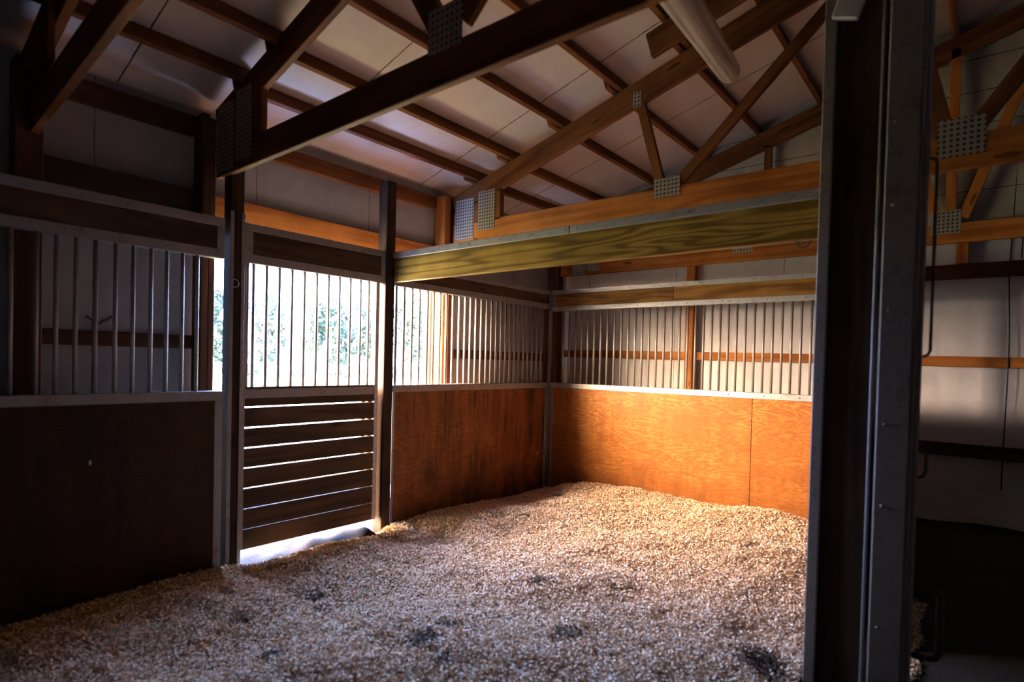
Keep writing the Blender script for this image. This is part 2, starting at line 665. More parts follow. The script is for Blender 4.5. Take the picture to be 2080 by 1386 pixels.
post('barn_post', 'dark brown barn post at the far left behind the bars', -0.28, -0.16, -4.18, -4.07, 0, 2.80)
t = thing('barn_post', 'laminated brown barn post at the left side of the bright doorway', 'post', (-0.22, -3.28, 0))
aabb('ply', -0.28, -0.16, -3.325, -3.284, 0, 2.82, 'post_wood', t)
aabb('ply', -0.28, -0.162, -3.282, -3.243, 0, 2.80, 'post_wood', t)
t = thing('barn_post', 'reddish barn post at the right side of the doorway, beside the punched plates', 'post', (-0.22, -1.26, 0))
aabb('ply', -0.28, -0.16, -1.345, -1.272, 0, 2.80, 'girt_wood', t)
aabb('ply', -0.28, -0.165, -1.27, -1.197, 0, 2.80, 'post_wood', t)
t = thing('barn_post', 'brown corner post where the two white walls meet', 'post', (-0.2, 0.42, 0))
aabb('ply', -0.28, -0.215, 0.36, 0.45, 0, 2.76, 'post_wood', t)
aabb('ply', -0.213, -0.15, 0.36, 0.45, 0, 2.74, 'post_wood', t)
post('wall_stud', 'orange wooden stud behind the back stall bars', 1.264, 1.34, 0.41, 0.495, 0.1, 2.33, 'girt_wood')
post('wall_stud', 'short orange stud on the back wall below the smaller punched plate', 3.264, 3.337, 0.41, 0.495, 2.18, 2.34, 'girt_wood')
post('door_trim', 'thin brown trim board just left of the reddish doorway post', -0.3, -0.25, -1.445, -1.415, 0.05, 2.2, 'girt_wood', 'trim')
post('door_trim', 'dark trim board on the left edge of the bright doorway', -0.345, -0.3, -3.30, -3.262, 0.05, 2.2, 'post_wood', 'trim')


def girt(label, p0, p1, w, h, mat='girt_wood', name='wall_girt'):
    return tag(beam(name, p0, p1, w, h, mat), label, 'wall girt')


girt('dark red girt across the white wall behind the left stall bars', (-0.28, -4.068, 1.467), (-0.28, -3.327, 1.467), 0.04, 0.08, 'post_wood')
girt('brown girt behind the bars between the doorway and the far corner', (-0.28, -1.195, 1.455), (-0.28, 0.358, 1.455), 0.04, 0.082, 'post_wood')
girt('orange girt behind the back stall bars, left of the orange stud', (-0.148, 0.475, 1.505), (1.262, 0.475, 1.496), 0.045, 0.075)
girt('long orange girt from the orange stud along the back wall to the right', (1.342, 0.475, 1.496), (7.9, 0.475, 1.44), 0.045, 0.075)
girt('girt with its shade put into a dark colour, high on the back wall above the shadowed siding at right', (2.6, 0.475, 2.13), (7.9, 0.475, 2.13), 0.045, 0.105, 'post_wood')  # darker wood than the other back girts stands in for shadow
girt('dark skirt board low on the back wall at right', (2.6, 0.475, 0.84), (7.9, 0.475, 0.83), 0.045, 0.095, 'dark_board', 'skirt_board')
girt('bright orange header board above the doorway', (-0.277, -3.24, 2.27), (-0.277, -1.347, 2.27), 0.045, 0.21, 'girt_wood', 'door_header')
girt('dark header board on the left wall above the left stall bars', (-0.277, -4.068, 2.28), (-0.277, -3.327, 2.28), 0.045, 0.2, 'dark_board', 'wall_board')
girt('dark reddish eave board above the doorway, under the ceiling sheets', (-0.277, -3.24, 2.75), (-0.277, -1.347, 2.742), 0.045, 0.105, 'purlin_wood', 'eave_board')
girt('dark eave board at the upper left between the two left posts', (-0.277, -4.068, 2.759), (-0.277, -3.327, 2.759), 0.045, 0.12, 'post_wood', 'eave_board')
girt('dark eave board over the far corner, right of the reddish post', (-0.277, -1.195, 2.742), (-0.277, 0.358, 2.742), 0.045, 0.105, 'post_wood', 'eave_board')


# purlins: one stick per bay, lapped over the truss
def purlin(label, x, y0, y1, w=0.036):
    zz = roof(x) + PD / 2
    return tag(beam('roof_purlin', (x, y0, zz), (x, y1, zz), w, PD - 0.004, 'purlin_wood', up=(-RS, 0, 1)), label, 'purlin')


ordn = ['lowest', 'second', 'third', 'fourth', 'fifth', 'sixth', 'seventh']
for i, x in enumerate([0.095, 0.452, 0.942, 1.42, 1.905, 2.38, 2.86]):
    purlin('%s purlin up from the eave, between the two long dark trusses' % ordn[i], x, -3.27, -1.08)
for i, x in enumerate([0.055, 0.412, 0.9, 1.378, 1.855, 2.335, 2.82, 3.21]):
    purlin('%s purlin up the far bay, beyond the truss with the pale punched plates' % (ordn + ['eighth'])[i], x, -1.34, 0.48)
for i, x in enumerate([0.165, 0.512, 0.99, 1.45]):
    purlin('%s purlin up from the eave in the dark bay at the far left' % ordn[i], x, -5.4, -3.19)

# ------------------------------------------------------------------ trusses
def tag_plate(o):
    return tag(o, 'galvanised plate punched with rows of holes')


def plate(name, x0, x1, z0, z1, yf, parent):
    w, h = x1 - x0, z1 - z0
    me = box_mesh(name, w, 0.003, h, 0)
    return tag_plate(link(name, me, 'punched_plate', parent, Matrix.Translation(((x0 + x1) / 2, yf - 0.0025, (z0 + z1) / 2))))


def web(p0, p1, y, w, parent, mat='truss_wood', th=0.036):
    return beam('web', (p0[0], y, p0[1]), (p1[0], y, p1[1]), th, w, mat, parent, up=(0, 0, 1) if abs(p1[0] - p0[0]) > 0.25 * abs(p1[1] - p0[1]) else (1, 0, 0))


def chord(name, xs, zlo, zup, y0, y1, parent, mat='truss_wood'):
    poly = [(xs[0], zlo[0]), (xs[1], zlo[1]), (xs[1], zup[1]), (xs[0], zup[0])]
    # tilt the stick in its own frame so the grain follows it
    p0 = Vector((xs[0], (y0 + y1) / 2, (zlo[0] + zup[0]) / 2))
    p1 = Vector((xs[1], (y0 + y1) / 2, (zlo[1] + zup[1]) / 2))
    h = (zup[0] - zlo[0]) * math.cos(math.atan2(p1.z - p0.z, p1.x - p0.x))
    return beam(name, p0, p1, y1 - y0, h, mat, parent)


# truss over the left door post (near)
Y1 = -3.25
t = thing('roof_truss', 'long dark roof truss crossing overhead from the left door post', 'roof truss', (-0.15, Y1, 2.45))
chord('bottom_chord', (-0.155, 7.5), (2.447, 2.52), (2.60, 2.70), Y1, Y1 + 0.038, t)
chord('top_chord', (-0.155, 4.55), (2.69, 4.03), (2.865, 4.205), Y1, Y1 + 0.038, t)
prism('heel_block', [(-0.155, 2.60), (0.372, 2.615), (0.372, 2.845), (-0.155, 2.70)], Y1 + 0.0, Y1 + 0.036, 'truss_wood', t)
plate('gusset_plate', -0.135, 0.068, 2.475, 2.86, Y1, t)
plate('gusset_plate', 0.09, 0.272, 2.49, 2.90, Y1, t)
plate('gusset_plate', 1.688, 1.876, 2.60, 2.775, Y1, t)
web((1.74, 2.70), (1.36, 3.30), Y1 + 0.019, 0.1, t)
web((1.86, 2.70), (2.85, 3.62), Y1 + 0.019, 0.095, t)
# leftmost truss
Y0 = -4.13
t = thing('roof_truss', 'leftmost dark roof truss cut off by the top left of the picture', 'roof truss', (-0.15, Y0, 2.43))
chord('bottom_chord', (-0.155, 3.0), (2.44, 2.80), (2.60, 2.97), Y0, Y0 + 0.04, t)
chord('top_chord', (-0.155, 4.55), (2.69, 4.03), (2.865, 4.205), Y0, Y0 + 0.04, t)
prism('heel_block', [(-0.155, 2.60), (0.29, 2.65), (0.29, 2.94), (-0.155, 2.81)], Y0 - 0.03, Y0, 'truss_wood', t)
# middle truss with the pale plates
Y2 = -1.25
t = thing('roof_truss', 'middle roof truss with pale punched plates above the yellowish divider beam', 'roof truss', (-0.14, Y2, 2.4))
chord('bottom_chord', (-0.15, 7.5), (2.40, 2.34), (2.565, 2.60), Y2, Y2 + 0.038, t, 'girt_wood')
chord('top_chord', (-0.15, 4.55), (2.636, 4.03), (2.81, 4.20), Y2, Y2 + 0.038, t)
prism('heel_block', [(-0.15, 2.555), (0.375, 2.545), (0.375, 2.80), (-0.15, 2.66)], Y2, Y2 + 0.05, 'truss_wood', t)
plate('gusset_plate', -0.122, 0.09, 2.425, 2.765, Y2, t)
plate('gusset_plate', 0.137, 0.320, 2.478, 2.80, Y2, t)
plate('gusset_plate', 1.71, 1.893, 2.50, 2.625, Y2, t)
plate('gusset_plate', 3.234, 3.422, 2.458, 2.645, Y2, t)
plate('gusset_plate', 1.54, 1.60, 3.14, 3.24, Y2, t)
web((1.567, 3.25), (1.756, 2.57), Y2 + 0.019, 0.064, t)
web((1.86, 2.57), (2.96, 3.64), Y2 + 0.019, 0.068, t)
web((3.26, 2.58), (3.02, 3.56), Y2 + 0.019, 0.085, t)
web((3.375, 2.58), (4.0, 3.46), Y2 + 0.019, 0.075, t)
# truss on the end wall
Y3 = 0.385
t = thing('roof_truss', 'orange roof truss lying against the back wall, behind the stall', 'roof truss', (-0.14, Y3, 2.3))
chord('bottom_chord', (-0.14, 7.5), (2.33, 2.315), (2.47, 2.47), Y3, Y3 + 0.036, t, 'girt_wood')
chord('top_chord', (-0.14, 4.55), (2.66, 4.03), (2.82, 4.19), Y3, Y3 + 0.036, t)
plate('gusset_plate', 0.0, 0.16, 2.33, 2.46, Y3, t)
plate('gusset_plate', 0.185, 0.34, 2.36, 2.46, Y3, t)
plate('gusset_plate', 1.694, 1.858, 2.40, 2.53, Y3, t)
plate('gusset_plate', 3.113, 3.288, 2.395, 2.563, Y3, t)
web((3.225, 2.46), (3.225, 3.72), Y3 + 0.018, 0.062, t, 'girt_wood')
web((3.30, 2.50), (3.75, 3.86), Y3 + 0.018, 0.066, t, 'girt_wood')
web((3.15, 2.50), (2.86, 3.56), Y3 + 0.018, 0.066, t, 'girt_wood')
web((1.96, 2.46), (1.96, 3.30), Y3 + 0.018, 0.06, t)

# board nailed under the purlins and the long tube light
tag(beam('cross_board', (1.825, -1.6, 3.31), (3.2, -1.6, 3.70), 0.04, 0.155, 'truss_wood'),
    'short dark board nailed under the purlins behind the tube light', 'board')
E0 = Vector((2.165, -1.2, 3.225))
dv = Vector((-0.21, 0.94, 0.26)).normalized()
t = thing('tube_light', 'long shiny tube light hanging below the rafters, unlit', 'light', tuple(E0))
A0 = E0 - dv * 2.05
q = dv.to_track_quat('Z', 'Y').to_matrix().to_4x4()
bm = bmesh.new()
bmesh.ops.create_cone(bm, cap_ends=False, segments=40, radius1=0.066, radius2=0.066, depth=2.05)
for f in bm.faces:
    f.smooth = True
me = bpy.data.meshes.new('tube_cover')
bm.to_mesh(me)
bm.free()
rotx = Matrix.Rotation(R(-90), 4, 'Y')
fr = frame(A0, E0)
bmc = bmesh.new()
bmc.from_mesh(me)
bmesh.ops.transform(bmc, matrix=Matrix.Rotation(R(90), 4, 'Y'), verts=bmc.verts)
bmc.to_mesh(me)
bmc.free()
link('tube_cover', me, 'tube_plastic', t, fr)
cap = cyl_mesh(0.0655, 0.012, 40)
link('end_cap', cap, 'tube_plastic', t, Matrix.Translation(E0 - dv * 0.004) @ q)
link('reflector', box_mesh('reflector', 1.6, 0.05, 0.02, 0.003), 'edge_strip', t, fr @ Matrix.Translation((0, 0, 0.03)))
P = E0 - dv * 0.06
beam('bracket', (P.x, -1.232, P.z + 0.05), (P.x, -1.232, 3.36), 0.03, 0.012, 'dark_steel', t)

# ------------------------------------------------------------------ stall partitions
def rail(name, axis, a0, a1, face, z0, z1, parent, screws=(), mat='galvanised', thick=0.052, lip=0.004):
    """steel channel that wraps the board edge; screws are its sub-parts"""
    if axis == 'y':
        o = aabb(name, face - thick + lip, face + lip, a0, a1, z0, z1, mat, parent, 0.003)
        for s in screws:
            screw((face + lip + 0.001, s, (z0 + z1) / 2), (1, 0, 0), o)
    else:
        o = aabb(name, a0, a1, face - lip, face - lip + thick, z0, z1, mat, parent, 0.003)
        for s in screws:
            screw((s, face - lip - 0.001, (z0 + z1) / 2), (0, -1, 0), o)
    return o


def arange(a, b, st):
    out = []
    while a < b:
        out.append(a)
        a += st
    return out


# --- left partition (plane x=0)
LT, LL, LS = 2.187, 1.952, 1.184
t = thing('stall_partition', 'dark stall wall section left of the slatted door, with bars above', 'stall wall', (-0.02, -4.1, 0.08))
YL0, YL1 = -5.0, -3.262
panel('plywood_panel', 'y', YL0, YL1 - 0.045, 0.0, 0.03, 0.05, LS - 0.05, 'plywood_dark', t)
panel('top_board', 'y', YL0, YL1 - 0.045, 0.0, 0.036, LL + 0.05, LT - 0.05, 'dark_board', t)
rail('top_rail', 'y', YL0, YL1, 0.0, LT - 0.052, LT, t, [-4.09, -3.79, -3.51], 'dull_steel')
rail('lower_rail', 'y', YL0, YL1, 0.0, LL, LL + 0.054, t, [-4.02, -3.77, -3.53], 'dull_steel')
rail('sill_rail', 'y', YL0, YL1, 0.0, LS - 0.055, LS, t, [-4.05, -3.62, -3.40], 'dull_steel')
o = aabb('end_strip', -0.045, 0.0045, YL1 - 0.046, YL1, 0.05, LS - 0.055, 'dull_steel', t, 0.003)
for z in (0.35, 0.6, 0.8, 1.0):
    screw((0.0055, YL1 - 0.03, z), (1, 0, 0), o)
o = aabb('end_strip', -0.045, 0.0045, YL1 - 0.046, YL1, LL + 0.054, LT - 0.052, 'dull_steel', t, 0.003)
for z in (2.03, 2.07, 2.11, 2.15):
    screw((0.0055, YL1 - 0.03, z), (1, 0, 0), o)
for y in [-3.403, -3.481, -3.561, -3.638, -3.722, -3.802, -3.887, -3.97, -4.048, -4.123, -4.217, -4.30, -4.385, -4.47, -4.555]:
    rod('bar', (-0.022, y, (LS + LL) / 2), 0.0105, LL - LS, 'bar_steel', t)

# --- right section of the same wall
AT, AL, AS = 2.13, 1.945, 1.20
t = thing('stall_partition', 'worn orange-brown stall wall section between the lone post and the far corner', 'stall wall', (-0.02, -1.0, 0.08))
YA0, YA1 = -1.992, -0.012
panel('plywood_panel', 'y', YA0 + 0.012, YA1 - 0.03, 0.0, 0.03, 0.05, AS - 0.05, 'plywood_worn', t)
panel('top_board', 'y', YA0, YA1 - 0.03, 0.0, 0.036, AL + 0.05, AT - 0.045, 'dark_board', t)
rail('top_rail', 'y', YA0, YA1, 0.0, AT - 0.045, AT, t, [-1.6, -1.2, -0.85, -0.5, -0.2], 'dull_steel')
rail('lower_rail', 'y', YA0, YA1, 0.0, AL, AL + 0.05, t, [-1.75, -1.4, -1.05, -0.95, -0.6, -0.3], 'dull_steel')
rail('sill_rail', 'y', YA0, YA1, 0.0, AS - 0.055, AS, t, [-1.7, -1.3, -1.1, -0.75, -0.4, -0.15], 'dull_steel')
aabb('end_strip', -0.045, 0.005, YA1 - 0.03, YA1, 0.05, AS - 0.055, 'dull_steel', t, 0.003)
for y in [-1.965, -1.888, -1.809, -1.733, -1.649, -1.58, -1.508, -1.435, -1.36, -1.284, -1.212, -1.144, -1.075, -1.004, -0.932, -0.864,
          -0.796, -0.726, -0.66, -0.594, -0.527, -0.46, -0.391, -0.323, -0.251, -0.178, -0.105]:
    rod('bar', (-0.022, y, (AS + AL) / 2), 0.0105, AL - AS, 'bar_steel', t)

# --- back partition (plane y=0)
BT, BL, BS = 2.128, 1.918, 1.20
t = thing('stall_partition', 'bright orange plywood stall wall at the back, with bars above', 'stall wall', (1.5, 0.02, 0.08))
XB0, XB1 = 0.035, 3.0
o = panel('plywood_panel', 'x', XB0 + 0.03, 2.012, 0.0, 0.03, 0.05, BS - 0.05, 'plywood_bright', t)
panel('plywood_panel', 'x', 2.015, XB1, 0.0, 0.03, 0.05, BS - 0.05, 'plywood_bright', t)
panel('top_board', 'x', XB0 + 0.04, 1.32, 0.0, 0.036, BL + 0.045, BT - 0.04, 'rail_board', t)
panel('top_board', 'x', 1.322, XB1, 0.0, 0.036, BL + 0.045, BT - 0.04, 'rail_board', t)
rail('top_rail', 'x', XB0, XB1, 0.0, BT - 0.042, BT, t, [0.35, 0.62, 0.9, 1.2, 1.56, 1.66, 2.0, 2.35])
rail('lower_rail', 'x', XB0, XB1, 0.0, BL, BL + 0.046, t, [0.32, 0.52, 0.75, 0.98, 1.22, 1.45, 1.75, 1.81, 2.1, 2.38])
rail('sill_rail', 'x', XB0, XB1, 0.0, BS - 0.05, BS, t, [0.42, 0.63, 0.83, 1.04, 1.26, 1.48, 1.7, 1.82, 2.1, 2.36])
aabb('end_strip', XB0, XB0 + 0.045, -0.004, 0.045, BL + 0.046, BT - 0.042, 'dull_steel', t, 0.003)
aabb('end_strip', XB0, XB0 + 0.03, -0.004, 0.045, 0.05, BS - 0.05, 'dull_steel', t, 0.003)
xb = [0.16, 0.233, 0.306, 0.377, 0.449, 0.52, 0.592, 0.664, 0.738, 0.81, 0.882, 0.952, 1.022, 1.091, 1.162, 1.234, 1.306, 1.378, 1.449,
      1.52, 1.59, 1.658, 1.728, 1.796, 1.864, 1.934, 2.005, 2.075, 2.144, 2.213, 2.281, 2.35, 2.42, 2.49, 2.56, 2.63, 2.70, 2.77, 2.84, 2.91]
for x in xb:
    rod('bar', (x, 0.022, (BS + BL) / 2), 0.010, BL - BS, 'bar_steel', t)

# --- corner post between the two
t = thing('corner_post', 'slim steel-clad corner post where the worn and the bright stall walls meet', 'post', (0.0, 0.02, 0.0))
aabb('core', -0.06, 0.0, -0.01, 0.07, 0.05, 2.12, 'post_wood', t)
aabb('steel_angle', 0.0, 0.012, -0.01, 0.0, 0.08, 2.13, 'dull_steel', t, 0.002)
aabb('steel_angle', 0.0, 0.034, 0.0, 0.006, 0.08, 2.13, 'dull_steel', t, 0.002)
aabb('core', 2.99 - 2.985, 0.03, 0.008, 0.05, 0.05, 2.1, 'post_wood', t)

# ------------------------------------------------------------------ door posts
t = thing('door_post', 'dark steel-edged stall post left of the slatted door', 'post', (-0.04, -3.19, 0.1))
aabb('core', -0.09, 0.0, -3.228, -3.148, 0.08, 2.72, 'dark_post', t)
o = aabb('steel_flange', 0.0, 0.006, -3.232, -3.21, 0.1, 2.24, 'dull_steel', t, 0.002)
for z in (0.5, 0.9, 1.35, 1.6, 2.12, 2.2):
    screw((0.007, -3.221, z), (1, 0, 0), o, 0.006)
o = aabb('steel_flange', 0.0, 0.006, -3.166, -3.144, 0.1, 2.24, 'dull_steel', t, 0.002)
for z in (0.45, 0.85, 1.35, 1.6, 2.12, 2.2):
    screw((0.007, -3.155, z), (1, 0, 0), o, 0.006)
ring = [(0.03, -3.214 + 0.023 * math.cos(a), 1.815 + 0.023 * math.sin(a)) for a in np.linspace(0, 2 * math.pi, 24, endpoint=False)]
t2 = thing('tie_ring', 'small steel tie ring on the post left of the slatted door', 'ring', (0.02, -3.214, 1.815))
tube('ring', ring, 0.0022, 'galvanised', t2, closed=True)
tube('eye', [(0.004, -3.214, 1.845), (0.022, -3.214, 1.846), (0.032, -3.214, 1.838)], 0.003, 'dull_steel', t2)

t = thing('door_post', 'lone square dark wooden post right of the slatted door, free at the top', 'post', (-0.04, -2.05, 0.1))
aabb('core', -0.10, 0.0, -2.085, -2.0, 0.08, 2.712, 'dark_post', t)
aabb('added_shade_board', -0.125, -0.102, -2.20, -2.0, 0.22, 1.19, 'dark_post', t)  # board added behind the door to keep light off the post's side

# --- slatted stall door
t = thing('stall_door', 'dark slatted stall door with bars above, bright light showing between its planks', 'door', (-0.03, -2.64, 0.214))
D0, D1, xf = -3.138, -2.165, -0.012
DT, DL = 2.19, 1.952
for z0, z1 in [(1.085, 1.205), (0.960, 1.0765), (0.837, 0.951), (0.714, 0.8285), (0.590, 0.7065), (0.464, 0.583), (0.339, 0.459), (0.214, 0.335)]:
    panel('plank', 'y', D0, D1, xf, 0.028, z0, z1, 'door_plank', t)
aabb('sill_rail', xf - 0.04, xf + 0.004, D0, D1, 1.135, 1.19, 'dull_steel', t, 0.003)
aabb('top_board', xf - 0.034, xf, D0 + 0.02, -2.09, DL + 0.055, DT - 0.045, 'dark_board', t)
o = aabb('top_rail', xf - 0.044, xf + 0.006, D0, -2.088, DT - 0.045, DT, 'dull_steel', t, 0.003)
for y in (-3.05, -2.85, -2.6, -2.3):
    screw((xf + 0.008, y, DT - 0.022), (1, 0, 0), o)
o = aabb('lower_rail', xf - 0.044, xf + 0.006, D0, -2.088, DL, DL + 0.055, 'dull_steel', t, 0.003)
for y in (-2.9, -2.55, -2.25):
    screw((xf + 0.008, y, DL + 0.027), (1, 0, 0), o)
o = aabb('end_strip', xf - 0.04, xf + 0.0065, D0 - 0.001, D0 + 0.05, DL + 0.056, DT - 0.046, 'dull_steel', t, 0.003)
for z in (2.03, 2.07, 2.11):
    screw((xf + 0.0085, D0 + 0.03, z), (1, 0, 0), o)
aabb('end_strip', xf - 0.04, xf + 0.0065, -2.125, -2.088, DL + 0.056, DT - 0.046, 'dull_steel', t, 0.003)
o = aabb('steel_edge', xf - 0.045, xf + 0.006, D1, D1 + 0.032, 0.214, DL, 'edge_strip', t, 0.003)
for z in [0.3, 0.42, 0.54, 0.64, 0.74, 0.83, 0.92, 0.98, 1.02, 1.06, 1.1, 1.15, 1.2, 1.5, 1.8]:
    screw((xf + 0.0075, D1 + 0.016, z), (1, 0, 0), o, 0.005)
aabb('steel_edge', xf - 0.045, xf + 0.002, D0 - 0.003, D0 + 0.016, 0.214, DL, 'dark_steel', t, 0.003)
aabb('brace', xf - 0.068, xf - 0.03, D1 - 0.03, D1 - 0.002, 0.22, 1.19, 'door_plank', t)
for y in [-3.108, -3.071, -2.987, -2.902, -2.815, -2.727, -2.636, -2.546, -2.459, -2.371, -2.284, -2.213]:
    rod('bar', (xf - 0.022, y, (1.19 + DL) / 2), 0.0105, DL - 1.19, 'bar_steel', t)

# --- divider beam across the double stall
t = thing('divider_beam', 'yellowish wooden divider beam with a pale steel strip along its top', 'beam', (1.4, -2.0, 1.97))
BY = -2.022
beam('board', (0.012, BY + 0.02, 2.065), (2.96, BY + 0.02, 2.065), 0.04, 0.192, 'treated_board', t)
o = beam('steel_strip', (0.01, BY + 0.016, 2.166), (1.57, BY + 0.016, 2.166), 0.05, 0.046, 'galvanised', t, bevel=0.003)
for x in (0.25, 0.5, 0.78, 1.05, 1.3, 1.54):
    screw((x, BY - 0.01, 2.166), (0, -1, 0), o)
o = beam('steel_strip', (1.573, BY + 0.016, 2.166), (2.96, BY + 0.016, 2.166), 0.05, 0.046, 'galvanised', t, bevel=0.003)
for x in (1.62, 1.93, 2.28, 2.62):
    screw((x, BY - 0.01, 2.166), (0, -1, 0), o)
t2 = thing('tie_ring', 'dark half ring hanging under the yellowish divider beam near its right end', 'ring', (2.8, -2.0, 1.96))
tube('ring', [(2.805 + 0.028 * math.cos(a), -2.0, 1.972 + 0.034 * math.sin(a)) for a in np.linspace(math.pi, 2 * math.pi, 14)], 0.0035, 'handle_iron', t2)
for sx_ in (-0.028, 0.028):
    tube('staple', [(2.805 + sx_, -2.0, 1.972), (2.805 + sx_, -2.0, 1.985)], 0.004, 'dark_steel', t2)

# ------------------------------------------------------------------ near right: front post, gate seen edge-on, added front wall
t = thing('front_post', 'big blurred dark steel-edged post close to the camera at right', 'post', (3.05, -2.2, 0.1))
aabb('core', 2.957, 3.12, -2.29, -2.06, 0.05, 3.05, 'dark_board', t)
aabb('steel_flange', 2.926, 2.966, -2.31, -2.03, 0.05, 3.1, 'dark_steel', t, 0.003)
aabb('steel_flange', 3.121, 3.131, -2.32, -2.05, 0.05, 3.1, 'dull_steel', t, 0.003)
beam('bracket', (2.972, -2.31, 2.82), (3.06, -2.31, 2.79), 0.03, 0.14, 'edge_strip', t)

Mg = Matrix.Translation((3.205, -2.33, 0.0)) @ Matrix.Rotation(R(5.0), 4, 'Z')


def gate_part(name, x0, x1, y0, y1, z0, z1, mat, parent):
    me = box_mesh(name, x1 - x0, y1 - y0, z1 - z0, 0.004)
    return link(name, me, mat, parent, Mg @ Matrix.Translation(((x0 + x1) / 2, (y0 + y1) / 2, (z0 + z1) / 2)))


t = thing('stall_gate', 'steel-framed stall gate standing open edge-on beside the big dark post', 'gate', (3.2, -2.33, 0.07))
o = gate_part('end_channel', -0.058, 0.044, 0, 0.05, 0.07, 3.1, 'dark_steel', t)
for z in (0.45, 0.9, 1.2, 1.62, 2.0, 2.3):
    pp = Mg @ Vector((-0.03, -0.001, z))
    screw(pp, (0, -1, 0), o, 0.006)
gate_part('channel_lip', 0.044, 0.058, 0.004, 0.05, 0.07, 3.1, 'dark_steel', t)
gate_part('gate_panel', -0.03, 0.03, 0.05, 0.16, 0.07, 3.1, 'dark_board', t)
gate_part('side_channel', 0.058, 0.075, 0.01, 0.05, 0.07, 3.1, 'dark_steel', t)


def loop(name, z0, z1, out, yb, parent, r):
    pts = []
    a = Vector((0.07, yb, z1)); b = Vector((0.07 + out, yb, z1)); c = Vector((0.07 + out, yb, z0)); d = Vector((0.07, yb, z0))
    k = min(out, 0.03) * 0.8
    seq = [a, b - Vector((k, 0, 0)), b + Vector((-0.3 * k, 0, -0.3 * k)), b - Vector((0, 0, k)),
           c + Vector((0, 0, k)), c + Vector((-0.3 * k, 0, 0.3 * k)), c - Vector((k, 0, 0)), d]
    return tube(name, [Mg @ s for s in seq], r, 'handle_iron', parent)


loop('pull_handle', 0.37, 0.62, 0.085, 0.03, t, 0.012)
loop('upper_handle', 1.00, 1.11, 0.03, 0.12, t, 0.006)
loop('latch_rod', 1.45, 2.16, 0.028, 0.03, t, 0.005)

t = thing('stall_partition', 'added dark stall front wall hidden behind the open gate, keeping light off the aisle', 'stall wall', (3.0, -0.5, 0.1))
panel('plywood_panel', 'y', -1.70, 0.0, 3.03, 0.03, 0.05, 1.2, 'plywood_dark', t)  # added, mostly hidden wall that blocks stall light from the aisle floor
panel('top_board', 'y', -2.05, 0.0, 3.03, 0.036, 1.92, 2.13, 'dark_board', t)
aabb('end_post', 2.995, 3.05, 0.005, 0.075, 0.05, 2.13, 'post_wood', t)
for y in [-1.65 + 0.1 * i for i in range(17)]:
    rod('bar', (3.012, y, 1.56), 0.0105, 0.72, 'bar_steel', t)

# ------------------------------------------------------------------ small things
o = tube('hanging_cord', [(3.585, 0.492, 2.86), (3.575, 0.49, 2.5), (3.563, 0.488, 2.1), (3.578, 0.45, 1.62), (3.575, 0.447, 1.3), (3.569, 0.462, 0.915), (3.566, 0.455, 0.59)],
         0.0042, 'black_cord')
tag(o, 'thin black cord hanging down the back wall at the far right', 'cord')
o = tube('hanging_cord', [(3.63, 0.492, 2.44), (3.625, 0.49, 2.2)], 0.004, 'black_cord')
tag(o, 'short black cord end beside the orange truss at the far right', 'cord')
bmw = bmesh.new()
pts = []
rr = random.Random(5)
for k in range(14):
    a = [(-0.292, -3.855 + 0.0095 * k, 1.585 + 0.012 * k / 13 - 0.04 * math.sin(k / 13 * 3.1) + rr.uniform(-0.006, 0.006))]
    pts += a
o = tube('cobweb_strand', pts, 0.006, 'dry_grass')
tag(o, 'dark drooping strand of cobweb and hay on the white wall behind the left bars', 'cobweb')
o = tube('twig', [(0.80, -1.45, 0.262), (0.83, -1.42, 0.272), (0.87, -1.41, 0.262), (0.845, -1.39, 0.268)], 0.006, 'bark')
tag(o, 'small dark twig lying on the shavings near the worn wall', 'twig')

# ------------------------------------------------------------------ bedding of wood shavings
NOISE = [RNG.uniform(-1, 1, (64, 64)) for _ in range(4)]


def vnoise(k, X, Y, cell):
    g = NOISE[k]
    u, v = X / cell + 20.3, Y / cell + 31.7
    i, j = np.floor(u).astype(int), np.floor(v).astype(int)
    f, h = u - i, v - j
    f, h = f * f * (3 - 2 * f), h * h * (3 - 2 * h)
    i0, i1, j0, j1 = i % 64, (i + 1) % 64, j % 64, (j + 1) % 64
    return (g[i0, j0] * (1 - f) + g[i1, j0] * f) * (1 - h) + (g[i0, j1] * (1 - f) + g[i1, j1] * f) * h


def bed_h(X, Y):
    Z = 0.165 + 0.075 * smooth(-1.9, -0.15, Y) * smooth(0.15, 0.7, X)
    Z = Z + 0.02 * smooth(1.8, 2.9, X)
    Z = Z - 0.035 * smooth(0.35, 0.0, X) * smooth(-1.6, -0.6, Y) - 0.055 * smooth(-3.5, -4.4, Y)
    # swept away at the door
    Z = Z - 0.045 * smooth(0.2, 0.03, X) * smooth(-3.28, -3.05, Y) * smooth(-1.98, -2.2, Y)
    Z = Z + 0.05 * np.exp(-((X - 0.42) / 0.22) ** 2 - ((Y + 0.22) / 0.25) ** 2)
    Z = Z + 0.03 * np.exp(-((X - 2.2) / 0.25) ** 2 - ((Y + 0.12) / 0.15) ** 2)
    lump = 0.045 * vnoise(0, X, Y, 0.55) + 0.02 * vnoise(1, X, Y, 0.21) + 0.010 * vnoise(2, X, Y, 0.085) + 0.005 * vnoise(3, X, Y, 0.035)
    Z = Z + lump * (0.35 + 0.65 * smooth(0.0, 0.5, X))
    return Z


bed = grid_mesh('wood_shavings', np.linspace(0.014, 2.918, 200), np.linspace(-5.0, -0.014, 340), bed_h, 'shaving_bed', None)
tag(bed, 'thick bedding of pale wood shavings covering the stall floor', 'wood shavings', None, 'stuff')


